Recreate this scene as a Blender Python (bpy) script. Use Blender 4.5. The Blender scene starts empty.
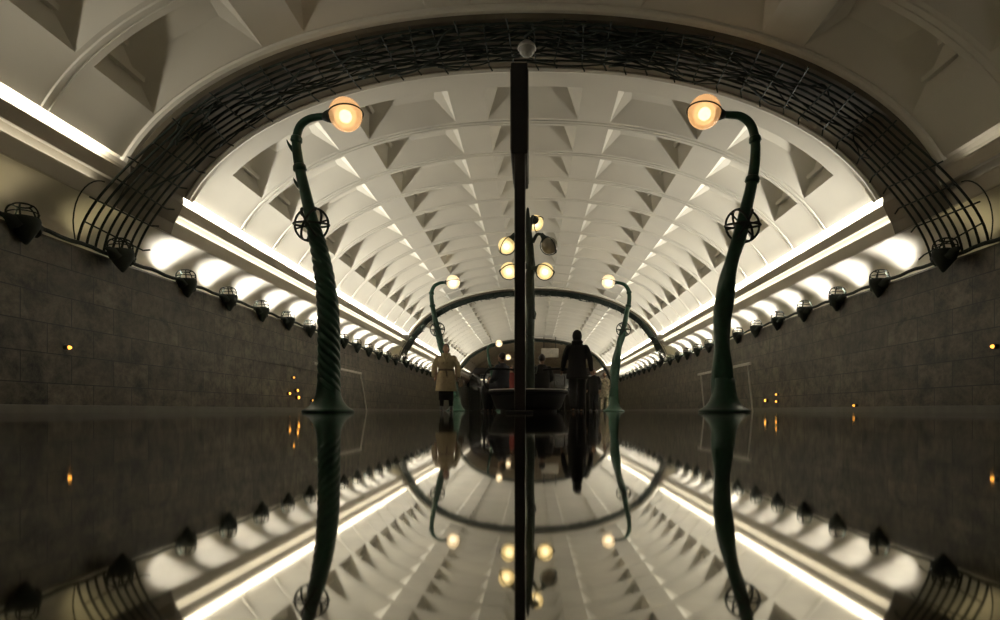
import bpy, bmesh, math, random
from mathutils import Vector, Matrix, noise
random.seed(7)
S = bpy.context.scene
COL = S.collection
PI = math.pi

# ------------------------------------------------------------------ camera, world, exposure
F = 600.0                                   # focal length in pixels of the 1000x620 frame
cd = bpy.data.cameras.new('camera')
cam = bpy.data.objects.new('camera', cd); COL.objects.link(cam)
cam.location = (0, 0, 0.03); cam.rotation_euler = (PI/2, 0, 0)
cd.sensor_fit = 'HORIZONTAL'; cd.sensor_width = 36; cd.lens = 36*F/1000
cd.shift_x = -0.033; cd.shift_y = 0.1005
cd.clip_start = 0.005; cd.clip_end = 200
S.camera = cam
w = bpy.data.worlds.new('world'); S.world = w; w.use_nodes = True
w.node_tree.nodes['Background'].inputs[0].default_value = (0.9, 0.85, 0.7, 1)
w.node_tree.nodes['Background'].inputs[1].default_value = 0.004
S.view_settings.view_transform = 'Standard'; S.view_settings.look = 'None'
S.view_settings.gamma = 1; S.view_settings.use_curve_mapping = False
S.view_settings.exposure = 0.0

LAMP_W = 62.0        # each lamp on the wall top of the lit bays
TROUGH_W = 48.0     # concealed strip on the cornice, per segment
GROOVE_W = 3.0

# ------------------------------------------------------------------ layout constants (metres)
WX = 6.0; WT = 2.2                           # wall face, wall top
PER = 19.0                                   # arch to arch
ARCH0 = 8.45                                 # near edge of the first arch
def lampY(b, k): return 10.34 + 1.427*k + PER*b

def vz(x):                                   # vault height over x
    q = min(1, abs(x)/6.0)
    return 2.4 + 3.28*max(0, 1-q**2.15)**(1/2.15)
def vp(x, y, d=0.0):                         # point of the vault, d metres into it
    e = 0.01
    x1, x2 = max(-5.98, x-e), min(5.98, x+e)
    t = Vector((x2-x1, 0, vz(x2)-vz(x1))).normalized()
    n = Vector((-t.z, 0, t.x))
    if n.z < 0: n = -n
    return Vector((x, y, vz(x))) + n*d

# ------------------------------------------------------------------ materials
MATS = {}
def nodemat(name):
    m = bpy.data.materials.new(name); m.use_nodes = True
    return m, m.node_tree.nodes, m.node_tree.links, m.node_tree.nodes['Principled BSDF']
def mat(name, col, rough=0.5, metal=0.0, var=0.15, scale=6.0, bump=0.0, emit=None, spec=None, coat=0.0):
    if name in MATS: return MATS[name]
    m, N, L, P = nodemat(name)
    P.inputs['Roughness'].default_value = rough; P.inputs['Metallic'].default_value = metal
    if spec is not None: P.inputs['Specular IOR Level'].default_value = spec
    P.inputs['Coat Weight'].default_value = coat
    tc = N.new('ShaderNodeTexCoord'); nz = N.new('ShaderNodeTexNoise'); nz.inputs['Scale'].default_value = scale
    nz.inputs['Detail'].default_value = 5
    cr = N.new('ShaderNodeValToRGB')
    cr.color_ramp.elements[0].position = 0.3; cr.color_ramp.elements[1].position = 0.7
    cr.color_ramp.elements[0].color = tuple(c*(1-var) for c in col)+(1,)
    cr.color_ramp.elements[1].color = tuple(min(1, c*(1+var)) for c in col)+(1,)
    L.new(tc.outputs['Object'], nz.inputs['Vector']); L.new(nz.outputs['Fac'], cr.inputs['Fac'])
    L.new(cr.outputs['Color'], P.inputs['Base Color'])
    if bump:
        b = N.new('ShaderNodeBump'); b.inputs['Strength'].default_value = bump; b.inputs['Distance'].default_value = 0.02
        L.new(nz.outputs['Fac'], b.inputs['Height']); L.new(b.outputs['Normal'], P.inputs['Normal'])
    if emit:
        P.inputs['Emission Color'].default_value = tuple(emit[0])+(1,); P.inputs['Emission Strength'].default_value = emit[1]
    MATS[name] = m; return m

PLASTER = mat('plaster', (0.62, 0.59, 0.51), 0.75, var=0.035, scale=1.2)
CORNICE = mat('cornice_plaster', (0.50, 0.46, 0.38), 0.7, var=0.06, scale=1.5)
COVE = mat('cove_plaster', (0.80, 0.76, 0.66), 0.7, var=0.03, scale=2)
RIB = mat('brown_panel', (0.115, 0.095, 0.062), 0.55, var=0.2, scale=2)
GREEN = mat('green_paint', (0.009, 0.048, 0.027), 0.4, metal=0.15, var=0.3, scale=9, bump=0.15)
DGREEN = mat('dark_green_paint', (0.010, 0.019, 0.012), 0.7, var=0.3, scale=12)
BLACK = mat('black_metal', (0.010, 0.009, 0.009), 0.35, var=0.3)
BENCH = mat('dark_bench', (0.004, 0.0042, 0.0045), 0.6, var=0.3, spec=0.15)
STEEL = mat('pale_metal', (0.42, 0.40, 0.36), 0.4, metal=0.3)
SKIN = mat('skin', (0.24, 0.135, 0.085), 0.55, var=0.08)
HAIRD = mat('dark_hair', (0.022, 0.014, 0.010), 0.6)
BEIGE = mat('beige_cloth', (0.25, 0.20, 0.12), 0.85, var=0.12, scale=14, bump=0.2)
BELT = mat('brown_belt', (0.10, 0.07, 0.045), 0.6)
BLACKC = mat('black_cloth', (0.005, 0.0045, 0.005), 0.95, var=0.2)
NAVY = mat('dark_blue_cloth', (0.018, 0.02, 0.028), 0.85)
REDC = mat('dark_red_cloth', (0.14, 0.018, 0.014), 0.8)
SHOE = mat('dark_leather', (0.012, 0.01, 0.009), 0.35)
AMBER = mat('amber_glint_glow', (0.9, 0.4, 0.05), 0.4, emit=((1, 0.42, 0.06), 3.2))  # emission for the reflected glints on the marble walls
WHITEGLOW = mat('white_glow', (0.9, 0.9, 0.85), 0.4, emit=((1, 0.95, 0.85), 3.0))
LENSOFF = mat('pale_lens', (0.28, 0.28, 0.25), 0.2, var=0.1)
LENSON = mat('lit_lens', (0.8, 0.8, 0.7), 0.25, emit=((1, 0.95, 0.82), 1.2))

def glow_glass(name, col, strength, clear):
    m, N, L, P = nodemat(name)
    P.inputs['Base Color'].default_value = (0.6, 0.5, 0.35, 1); P.inputs['Roughness'].default_value = 0.15
    P.inputs['Emission Color'].default_value = tuple(col)+(1,); P.inputs['Emission Strength'].default_value = strength
    if clear:
        tr_ = N.new('ShaderNodeBsdfTransparent'); mx = N.new('ShaderNodeMixShader'); mx.inputs[0].default_value = clear
        out = N['Material Output']
        L.new(P.outputs[0], mx.inputs[1]); L.new(tr_.outputs[0], mx.inputs[2]); L.new(mx.outputs[0], out.inputs['Surface'])
    return m
GLOBE = (glow_glass('warm_globe_glass', (1, 0.50, 0.19), 0.75, 0.5), glow_glass('warm_halo', (1, 0.60, 0.26), 1.1, 0.5), glow_glass('warm_bulb', (1, 0.82, 0.5), 5, 0))
GLOBEY = (glow_glass('yellow_globe_glass', (1, 0.72, 0.28), 1.0, 0.5), glow_glass('yellow_halo', (1, 0.8, 0.4), 1.6, 0.4), glow_glass('yellow_bulb', (1, 0.9, 0.6), 6, 0))
GLOBEFAR = (glow_glass('pale_globe_glass', (1, 0.74, 0.42), 1.2, 0.5), glow_glass('pale_halo', (1, 0.85, 0.6), 1.8, 0.4), glow_glass('pale_bulb', (1, 0.95, 0.75), 5, 0))
def make_globe(parent, c, r, gm):
    bm = bmesh.new(); ball(bm, (0,0,0), r, 4)
    if not isinstance(gm, tuple): return link('globe', bm, gm, parent, True, loc=c)
    go = link('globe', bm, gm[0], parent, True, loc=c)
    bm = bmesh.new(); ball(bm, (0,0,-0.10*r), r*0.66, 3); link('halo_shell', bm, gm[1], go, True)  # added sphere, its glow softens the bulb into a halo
    bm = bmesh.new(); ball(bm, (0,0,-0.12*r), r*0.38, 3); link('bulb', bm, gm[2], go, True)
    return go
GLOBEOFF = mat('unlit_globe_glass', (0.20, 0.18, 0.14), 0.12, var=0.1)

def wall_mat():
    m, N, L, P = nodemat('brown_marble_blocks')
    tc = N.new('ShaderNodeTexCoord'); sp = N.new('ShaderNodeSeparateXYZ'); cb = N.new('ShaderNodeCombineXYZ')
    L.new(tc.outputs['Object'], sp.inputs[0]); L.new(sp.outputs['Y'], cb.inputs['X']); L.new(sp.outputs['Z'], cb.inputs['Y'])
    br = N.new('ShaderNodeTexBrick'); br.inputs['Scale'].default_value = 1.0
    br.inputs['Brick Width'].default_value = 0.78; br.inputs['Row Height'].default_value = 0.37
    br.inputs['Mortar Size'].default_value = 0.009; br.inputs['Mortar Smooth'].default_value = 0.3
    br.inputs['Color1'].default_value = (0.064, 0.055, 0.037, 1); br.inputs['Color2'].default_value = (0.038, 0.033, 0.023, 1)
    br.inputs['Mortar'].default_value = (0.009, 0.008, 0.006, 1); br.offset = 0.5
    L.new(cb.outputs[0], br.inputs['Vector'])
    n1 = N.new('ShaderNodeTexNoise'); n1.inputs['Scale'].default_value = 3.0; n1.inputs['Detail'].default_value = 9; n1.inputs['Roughness'].default_value = 0.78
    n1.inputs['Distortion'].default_value = 0.25
    L.new(cb.outputs[0], n1.inputs['Vector'])
    mp = N.new('ShaderNodeMapRange'); mp.inputs[1].default_value = 0.36; mp.inputs[2].default_value = 0.66
    mp.inputs[3].default_value = 0.12; mp.inputs[4].default_value = 2.6
    L.new(n1.outputs['Fac'], mp.inputs[0])
    mx = N.new('ShaderNodeVectorMath'); mx.operation = 'SCALE'
    L.new(br.outputs['Color'], mx.inputs[0]); L.new(mp.outputs[0], mx.inputs['Scale'])
    L.new(mx.outputs[0], P.inputs['Base Color'])
    P.inputs['Roughness'].default_value = 0.42; P.inputs['Specular IOR Level'].default_value = 0.28
    b = N.new('ShaderNodeBump'); b.inputs['Strength'].default_value = 0.4; b.inputs['Distance'].default_value = 0.01
    L.new(br.outputs['Fac'], b.inputs['Height']); b.invert = True
    L.new(b.outputs['Normal'], P.inputs['Normal'])
    return m
WALL = wall_mat()
def floor_mat():
    m, N, L, P = nodemat('polished_dark_granite')
    tc = N.new('ShaderNodeTexCoord')
    n1 = N.new('ShaderNodeTexNoise'); n1.inputs['Scale'].default_value = 60; n1.inputs['Detail'].default_value = 6
    L.new(tc.outputs['Object'], n1.inputs['Vector'])
    cr = N.new('ShaderNodeValToRGB'); cr.color_ramp.elements[0].position = 0.35; cr.color_ramp.elements[1].position = 0.7
    cr.color_ramp.elements[0].color = (0.40, 0.39, 0.35, 1); cr.color_ramp.elements[1].color = (0.52, 0.50, 0.45, 1)
    L.new(n1.outputs['Fac'], cr.inputs['Fac']); L.new(cr.outputs[0], P.inputs['Base Color'])
    P.inputs['Metallic'].default_value = 1.0; P.inputs['Roughness'].default_value = 0.03
    n2 = N.new('ShaderNodeTexNoise'); n2.inputs['Scale'].default_value = 1.2; n2.inputs['Detail'].default_value = 3
    L.new(tc.outputs['Object'], n2.inputs['Vector'])
    mr = N.new('ShaderNodeMapRange'); mr.inputs[3].default_value = 0.015; mr.inputs[4].default_value = 0.07
    L.new(n2.outputs['Fac'], mr.inputs[0]); L.new(mr.outputs[0], P.inputs['Roughness'])
    b = N.new('ShaderNodeBump'); b.inputs['Strength'].default_value = 0.02; b.inputs['Distance'].default_value = 0.02
    L.new(n2.outputs['Fac'], b.inputs['Height']); L.new(b.outputs['Normal'], P.inputs['Normal'])
    return m
FLOOR = floor_mat()

# ------------------------------------------------------------------ mesh helpers
def link(name, bm, m, parent=None, smooth=False, loc=(0,0,0), weld=True):
    if weld: bmesh.ops.remove_doubles(bm, verts=bm.verts, dist=1e-5)
    bmesh.ops.recalc_face_normals(bm, faces=bm.faces)
    me = bpy.data.meshes.new(name); bm.to_mesh(me); bm.free()
    if smooth:
        for p in me.polygons: p.use_smooth = True
    me.materials.append(m)
    o = bpy.data.objects.new(name, me); COL.objects.link(o); o.location = loc
    if parent: o.parent = parent
    return o
def thing(name, label, cat, loc=(0,0,0), rz=0, group=None):
    o = bpy.data.objects.new(name, None); COL.objects.link(o); o.location = loc; o.rotation_euler = (0,0,rz)
    o.empty_display_size = 0.1
    tag(o, label, cat, group); return o
def tag(o, label, cat, group=None):
    o['label'] = label; o['category'] = cat
    if group: o['group'] = group
def struct(name, bm, m, smooth=False, loc=(0,0,0)):
    o = link(name, bm, m, None, smooth, loc); o['kind'] = 'structure'; return o
def kids(o, idx={}):
    return [c for c in bpy.data.objects if c.parent == o]
def copy_tree(o, parent=None):
    c = o.copy(); COL.objects.link(c)
    if parent: c.parent = parent
    for ch in kids(o): copy_tree(ch, c)
    return c

def box(bm, a, b, mat4=None):
    vs = [bm.verts.new((x,y,z)) for x in (a[0],b[0]) for y in (a[1],b[1]) for z in (a[2],b[2])]
    for f in ((0,1,3,2),(4,6,7,5),(0,4,5,1),(2,3,7,6),(0,2,6,4),(1,5,7,3)):
        bm.faces.new([vs[i] for i in f])
    if mat4: bmesh.ops.transform(bm, matrix=mat4, verts=vs)
    return vs
def bevbox(bm, a, b, r=0.01, seg=2):
    t = bmesh.new(); box(t, a, b)
    bmesh.ops.bevel(t, geom=t.edges[:], offset=r, segments=seg, affect='EDGES', profile=0.5)
    merge(bm, t)
def merge(bm, t):
    me = bpy.data.meshes.new('t'); t.to_mesh(me); t.free(); bm.from_mesh(me); bpy.data.meshes.remove(me)
def crom(pts, n=6):
    P = [Vector(p) for p in pts]; P = [2*P[0]-P[1]] + P + [2*P[-1]-P[-2]]
    out = []
    for i in range(1, len(P)-2):
        for j in range(n):
            t = j/n
            out.append(0.5*((2*P[i]) + (-P[i-1]+P[i+1])*t + (2*P[i-1]-5*P[i]+4*P[i+1]-P[i+2])*t*t + (-P[i-1]+3*P[i]-3*P[i+1]+P[i+2])*t**3))
    out.append(P[-2]); return out
def tube(bm, pts, rad, seg=8, prof=None, cap=True, closed=False, ref=None):
    """sweep a round (or lobed) section; rad number, list, or f(t); prof(angle, s) multiplies the radius"""
    pts = [Vector(p) for p in pts]; n = len(pts)
    up = Vector(ref) if ref else Vector((0,1,0)); rings = []; s = 0
    prev = None
    for i, p in enumerate(pts):
        if closed: t = pts[(i+1)%n]-pts[i-1]
        else: t = pts[min(i+1,n-1)]-pts[max(i-1,0)]
        t.normalize()
        if prev is None:
            a = up.cross(t)
            if a.length < 1e-3: a = Vector((1,0,0)).cross(t)
            a.normalize()
        else:
            a = prev - t*prev.dot(t)
            a = a.normalized() if a.length > 1e-6 else prev
        prev = a; b = t.cross(a)
        if i: s += (p-pts[i-1]).length
        r = rad(i/(n-1)) if callable(rad) else (rad[i] if isinstance(rad, (list,tuple)) else rad)
        ring = []
        for k in range(seg):
            an = 2*PI*k/seg; q = r*(prof(an, s) if prof else 1)
            ring.append(bm.verts.new(p + a*math.cos(an)*q + b*math.sin(an)*q))
        rings.append(ring)
    m = n if closed else n-1
    for i in range(m):
        A, B = rings[i], rings[(i+1)%n]
        for k in range(seg): bm.faces.new((A[k],A[(k+1)%seg],B[(k+1)%seg],B[k]))
    if cap and not closed:
        bm.faces.new(rings[0][::-1]); bm.faces.new(rings[-1])
def lathe(bm, prof, seg=20, M=None):
    rings = []; vs = []
    for r, z in prof:
        if r < 1e-5: ring = [bm.verts.new((0,0,z))]
        else: ring = [bm.verts.new((r*math.cos(2*PI*k/seg), r*math.sin(2*PI*k/seg), z)) for k in range(seg)]
        rings.append(ring); vs += ring
    for A, B in zip(rings, rings[1:]):
        for k in range(seg):
            k2 = (k+1)%seg
            if len(A) == 1 and len(B) > 1: bm.faces.new((A[0],B[k],B[k2]))
            elif len(B) == 1 and len(A) > 1: bm.faces.new((A[k],A[k2],B[0]))
            elif len(A) > 1: bm.faces.new((A[k],A[k2],B[k2],B[k]))
    if M: bmesh.ops.transform(bm, matrix=M, verts=vs)
def ball(bm, c, r, sub=3, sc=(1,1,1)):
    v = bmesh.ops.create_icosphere(bm, subdivisions=sub, radius=1)['verts']
    for q in v: q.co = Vector((q.co.x*r*sc[0]+c[0], q.co.y*r*sc[1]+c[1], q.co.z*r*sc[2]+c[2]))
def circle(c, r, n=24, M=None):
    pts = [Vector((r*math.cos(2*PI*k/n), r*math.sin(2*PI*k/n), 0)) for k in range(n)]
    if M: pts = [M @ p for p in pts]
    return [p+Vector(c) for p in pts]

# ------------------------------------------------------------------ floor and walls
bm = bmesh.new(); box(bm, (-6.6,-9.2,-0.3), (6.6,60,0)); struct('floor', bm, FLOOR)
for sgn, side in ((-1,'left'), (1,'right')):
    bm = bmesh.new()
    prof = [(6.0,-0.2),(6.0,2.16),(6.03,2.2),(6.24,2.2),(6.24,-0.2)]
    A = [bm.verts.new((sgn*x,-9.2,z)) for x,z in prof]; B = [bm.verts.new((sgn*x,60,z)) for x,z in prof]
    for i in range(5): bm.faces.new((A[i],A[(i+1)%5],B[(i+1)%5],B[i]))
    bm.faces.new(A); bm.faces.new(B)
    struct('wall_'+side, bm, WALL)
    # baseboard of rougher stone at the foot of the wall
    bm = bmesh.new(); bevbox(bm, (sgn*5.97 if sgn>0 else -6.02, -9.1, -0.02), (sgn*6.02 if sgn>0 else -5.97, 59, 0.10), 0.008)
    struct('baseboard_'+side, bm, mat('baseboard_stone', (0.10,0.09,0.07), 0.4))

# cove behind the lamps and stepped cornice (two meshes each side)
cove = [(6.24,2.12),(6.36,2.24),(6.43,2.36),(6.45,2.48),(6.43,2.60),(6.36,2.71),(6.25,2.80),(6.10,2.865),(5.95,2.90)]
corn = [(5.95,2.90),(5.90,2.885),(5.885,2.90),(5.85,3.09),(5.85,3.11),(5.98,3.09),(5.98,3.15),(5.94,3.27),(5.78,3.21),(5.75,3.205),
        (5.745,3.24),(5.70,3.365),(5.70,3.38),(5.73,3.38),(5.735,3.35),(5.89,3.33),(5.89,3.42),(5.84,3.51),(5.78,3.545),(5.70,vz(5.70))]
def sweepY(prof, y0, y1, sgn):
    bm = bmesh.new()
    A = [bm.verts.new((sgn*x,y0,z)) for x,z in prof]; B = [bm.verts.new((sgn*x,y1,z)) for x,z in prof]
    for i in range(len(prof)-1): bm.faces.new((A[i],A[i+1],B[i+1],B[i]))
    return bm
n_ = 1
for sgn in (-1,1):
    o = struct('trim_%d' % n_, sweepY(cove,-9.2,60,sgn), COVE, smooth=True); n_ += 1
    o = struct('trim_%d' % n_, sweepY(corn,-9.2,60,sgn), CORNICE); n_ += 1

# ------------------------------------------------------------------ coffered vault, one bay of 12 rows
COLS = [(-5.24,-3.74),(-3.17,-1.49),(-0.87,0.87),(1.49,3.17),(3.74,5.24)]
edges = [-5.70] + [e for c in COLS for e in c] + [5.70]
def strip_pts(x0, x1, n=6): return [x0+(x1-x0)*i/n for i in range(n+1)]
def bay_mesh(y_start=9.9, y_end=27.45):
    bm = bmesh.new()
    def quadstrip(xs, ya, yb, da=0, db=0):
        A = [bm.verts.new(vp(x,ya,da)) for x in xs]; B = [bm.verts.new(vp(x,yb,db)) for x in xs]
        for i in range(len(xs)-1): bm.faces.new((A[i],A[i+1],B[i+1],B[i]))
    allx = []
    for i in range(len(edges)-1): allx += strip_pts(edges[i], edges[i+1])[:-1]
    allx.append(5.70)
    ys = y_start
    for k in range(12):
        yn, yf = 10.46+1.427*k, 11.6+1.427*k
        quadstrip(allx, ys, yn)
        # thin raised ring mouldings
        if k > 0:
            for c, wd, h in ((ys+0.10, 0.035, 0.014), (yn-0.09, 0.022, 0.010)):
                for (ya,da),(yb,db) in (((c-wd,0),(c-wd*0.6,-h)),((c-wd*0.6,-h),(c+wd*0.6,-h)),((c+wd*0.6,-h),(c+wd,0))):
                    quadstrip(allx, ya, yb, da, db)
        for i in range(0, 11, 2): quadstrip(strip_pts(edges[i], edges[i+1]), yn, yf)
        for ci, (x0, x1) in enumerate(COLS):
            n = 6; W = x1-x0; L = yf-yn
            X = strip_pts(x0, x1, n)
            far = [vp(x, yf) for x in X]; near = [vp(x, yn) for x in X]
            el, er, gl, gr, dl, dr = {0:(.42,.17,.27,.13,.46,.34), 1:(.40,.18,.26,.13,.46,.36), 2:(.33,.36,.22,.24,.40,.42), 3:(.18,.40,.13,.26,.36,.46), 4:(.17,.42,.13,.27,.34,.46)}[ci]
            gE = strip_pts(x0+el*W, x1-er*W, n); gG = strip_pts(x0+gl*W, x1-gr*W, n)
            E = [vp(x, yf-0.42*L, 0.24 if ci != 2 else 0.17) for x in gE]; G = [vp(x, yn, dl+(dr-dl)*q_/n) for q_, x in enumerate(gG)]
            V = lambda ps: [bm.verts.new(p) for p in ps]
            f_, n2, e_, g_ = V(far), V(near), V(E), V(G)
            for j in range(n):
                bm.faces.new((f_[j],f_[j+1],e_[j+1],e_[j])); bm.faces.new((e_[j],e_[j+1],g_[j+1],g_[j])); bm.faces.new((g_[j],g_[j+1],n2[j+1],n2[j]))
            bm.faces.new((f_[0],e_[0],g_[0])); bm.faces.new((f_[-1],g_[-1],e_[-1]))
            bm.faces.new((f_[0],g_[0],n2[0])); bm.faces.new((f_[-1],n2[-1],g_[-1]))
            # louvre fins on the outer slope of the recess
            if ci != 2:
                j = 0 if ci < 2 else -1
                a, g, nn = far[j], G[j], near[j]
                nrm = (g-a).cross(nn-a).normalized()
                if nrm.z > 0: nrm = -nrm
                across = (g-nn).normalized()
                for fr in ((0.36, 0.70) if ci in (0,4) else (0.5,)):
                    p0 = a.lerp(g, fr); p1 = nn.lerp(g, fr)
                    wv = across*0.032
                    q = [bm.verts.new(p) for p in (p0-wv, p0+wv, p1+wv, p1-wv)]
                    r = [bm.verts.new(v.co+nrm*0.09) for v in q]
                    bm.faces.new(r)
                    for s in range(4): bm.faces.new((q[s],q[(s+1)%4],r[(s+1)%4],r[s]))
        ys = yf
    quadstrip(allx, ys, y_end)
    bm.normal_update()
    return bm
bm = bay_mesh(); bmesh.ops.remove_doubles(bm, verts=bm.verts, dist=1e-5)
for f in bm.faces: f.smooth = True
for e in bm.edges: e.smooth = len(e.link_faces) == 2 and abs(e.link_faces[0].normal.dot(e.link_faces[1].normal)) > 0.985 if e.link_faces and not any(f.normal.length == 0 for f in e.link_faces) else False
bay = struct('ceiling', bm, PLASTER)
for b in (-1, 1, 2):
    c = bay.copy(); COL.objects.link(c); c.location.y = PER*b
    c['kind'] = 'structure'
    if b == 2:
        c.material_slots[0].link = 'OBJECT'; c.material_slots[0].material = mat('dimmed_plaster', (0.30,0.245,0.16), 0.7)  # vault plaster darkened in colour for the dim far bay

# arch bands: brown soffit between pale mouldings
def arc_xs(n=64): 
    return [5.72*math.sin(-PI/2+PI*i/n) for i in range(n+1)]
def arch_band(prof, y0):                       # prof: list of (y offset, drop below vault)
    bm = bmesh.new(); xs = arc_xs()
    R = [[bm.verts.new(vp(x, y0+dy, -dd)) for x in xs] for dy, dd in prof]
    for A, B in zip(R, R[1:]):
        for i in range(len(xs)-1): bm.faces.new((A[i],A[i+1],B[i+1],B[i]))
    return bm
for b in range(3):
    y0 = ARCH0 + PER*b
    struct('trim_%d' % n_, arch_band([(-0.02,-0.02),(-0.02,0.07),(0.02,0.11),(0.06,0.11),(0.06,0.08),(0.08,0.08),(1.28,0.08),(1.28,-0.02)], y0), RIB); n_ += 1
    struct('trim_%d' % n_, arch_band([(-0.13,-0.02),(-0.13,0.04),(-0.09,0.065),(-0.02,0.065),(-0.02,-0.01)], y0), PLASTER, ); n_ += 1
    struct('trim_%d' % n_, arch_band([(1.28,-0.02),(1.28,0.10),(1.34,0.12),(1.40,0.10),(1.44,0.05),(1.56,0.05),(1.60,-0.01)], y0), PLASTER); n_ += 1
    # brown pilaster panel carrying the arch down across cornice and cove
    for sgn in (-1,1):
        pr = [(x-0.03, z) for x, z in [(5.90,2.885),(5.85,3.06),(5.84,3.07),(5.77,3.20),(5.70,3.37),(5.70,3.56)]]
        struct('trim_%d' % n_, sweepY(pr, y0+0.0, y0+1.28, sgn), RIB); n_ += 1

# ------------------------------------------------------------------ ends of the hall
bm = bmesh.new(); box(bm, (-6.6,-9.4,-0.3),(6.6,-9.2,6.2)); struct('wall_front', bm, mat('end_plaster', (0.30,0.26,0.19), 0.7))
YE = 56.0
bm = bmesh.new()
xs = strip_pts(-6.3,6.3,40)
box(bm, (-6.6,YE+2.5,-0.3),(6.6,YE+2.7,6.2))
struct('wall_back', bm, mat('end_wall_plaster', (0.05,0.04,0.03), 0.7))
def arch_ring(rx, z0, rz, y0, y1, th, n=48, full=False):
    bm = bmesh.new(); R = []
    for i in range(n+1):
        a = PI*i/n; c, s = math.cos(a), math.sin(a)
        R.append([bm.verts.new((c*(rx+q), y, z0+s*(rz+q))) for q, y in ((0,y0),(th,y0),(th,y1),(0,y1))])
    for A, B in zip(R, R[1:]):
        for j in range(4): bm.faces.new((A[j],A[(j+1)%4],B[(j+1)%4],B[j]))
    bm.faces.new(R[0]); bm.faces.new(R[-1]); return bm
# tympanum above the exit screen, two stepped arch mouldings
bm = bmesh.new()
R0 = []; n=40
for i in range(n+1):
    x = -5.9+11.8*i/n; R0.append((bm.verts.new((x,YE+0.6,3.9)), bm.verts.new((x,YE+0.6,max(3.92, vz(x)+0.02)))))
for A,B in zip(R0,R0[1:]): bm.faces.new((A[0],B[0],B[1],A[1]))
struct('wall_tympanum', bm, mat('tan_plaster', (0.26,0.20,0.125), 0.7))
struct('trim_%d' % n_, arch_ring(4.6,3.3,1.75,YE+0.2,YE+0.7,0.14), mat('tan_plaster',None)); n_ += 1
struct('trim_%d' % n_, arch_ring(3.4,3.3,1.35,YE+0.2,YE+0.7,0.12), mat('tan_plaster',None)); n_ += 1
ex = thing('exit_screen', 'dark framed glass exit screen across the far end of the hall', 'glass screen', (0,YE,0))
bm = bmesh.new(); bevbox(bm, (-5.9,-0.2,3.45),(5.9,0.35,4.0),0.03); link('lintel', bm, mat('dark_bronze',(0.05,0.04,0.03),0.5), ex)
bm = bmesh.new()
for i in range(13):
    x = -5.9+11.8*i/12; box(bm,(x-0.05,-0.05,0),(x+0.05,0.07,3.45))
box(bm,(-5.9,-0.045,2.25),(5.9,0.065,2.33))
link('mullion_grid', bm, mat('dark_bronze',None), ex)
bm = bmesh.new(); box(bm,(-5.85,0.0,0.02),(5.85,0.015,3.44))
gm = mat('dark_glass',(0.02,0.02,0.018),0.08,spec=0.8); link('glass_pane', bm, gm, ex)
for k,(x,z) in enumerate([(-4.6,2.9),(-3.9,2.88),(-3.1,2.92),(-2.2,2.9),(3.9,2.9),(4.6,2.92)]):
    bm = bmesh.new(); bevbox(bm,(x-0.28,-0.14,z-0.06),(x+0.28,-0.06,z+0.06),0.02)
    link('light_fitting', bm, mat('dim_fitting_glow',(0.5,0.45,0.35),0.4,emit=((1,0.85,0.6),0.8)), ex)
    
# ------------------------------------------------------------------ wall lamps along both walls
def make_wall_lamp():
    t = thing('wall_lamp', 'x', 'lamp')
    bm = bmesh.new()
    lathe(bm, [(0,-0.26),(0.02,-0.25),(0.055,-0.20),(0.11,-0.12),(0.155,-0.04),(0.165,0.02),(0.160,0.05),(0.145,0.055),(0.14,0.02),(0.0,-0.02)], 18)
    # leaf-like nose running back along the rail
    tube(bm, crom([(0,-0.12,-0.06),(0,-0.20,0.0),(0,-0.30,0.01)],4), lambda q: 0.07*(1-q)+0.02, 8)
    tube(bm, crom([(0,0.12,-0.06),(0,0.20,0.0),(0,0.30,0.01)],4), lambda q: 0.07*(1-q)+0.02, 8)
    link('bowl', bm, DGREEN, t, smooth=True)
    bm = bmesh.new()
    for k in range(5):
        a = 2*PI*k/5+0.2; c, s = math.cos(a), math.sin(a)
        tube(bm, crom([(0.155*c,0.155*s,0.04),(0.155*c,0.155*s,0.12),(0.125*c,0.125*s,0.18),(0.085*c,0.085*s,0.205)],4), 0.010, 6)
    tube(bm, circle((0,0,0.205),0.086,16), 0.011, 6, closed=True)
    tube(bm, circle((0,0,0.105),0.150,20), 0.008, 6, closed=True)
    link('cage', bm, DGREEN, t)
    bm = bmesh.new(); lathe(bm, [(0,0.055),(0.05,0.05),(0.09,0.03),(0.10,0.0)], 14); link('lens', bm, LENSON, t, smooth=True)
    return t
ORD = ['first','second','third','fourth','fifth','sixth','seventh','eighth','ninth','tenth','eleventh','twelfth','thirteenth']
lampP = make_wall_lamp(); used = False
offmesh = None
def bayname(b): return {-1:'towards the camera from the near trellis arch', 0:'between the near and second trellis arches', 1:'between the second and third trellis arches'}[b]
def spot(name, loc, direction, W, size, blend, col, rad):
    ld = bpy.data.lights.new(name, 'SPOT'); ld.energy = W; ld.spot_size = size; ld.spot_blend = blend; ld.color = col; ld.shadow_soft_size = rad
    o = bpy.data.objects.new(name, ld); COL.objects.link(o); o.location = loc
    o.rotation_euler = Vector(direction).to_track_quat('-Z','Y').to_euler(); return o
def place_lamp(side, y, label, W, col, off=False):
    global used
    sg = -1 if side == 'left' else 1
    t = lampP if not used else copy_tree(lampP)
    used = True
    t.location = (sg*(5.80 if 'foot' in label else 5.97), y, WT+0.03); t.rotation_euler = (0, sg*0.10, 0)
    tag(t, label, 'lamp', 'green caged lamps along the %s wall top' % side)
    if off:
        for c in kids(t):
            if c.name.startswith('lens'):
                c.data = c.data.copy(); c.data.materials[0] = LENSOFF
    if W: spot('lamp_light', (sg*6.13, y, WT+0.09), (sg*0.17, 0, 1), W, R(112), 0.9, col, 0.04)
R = math.radians
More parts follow.
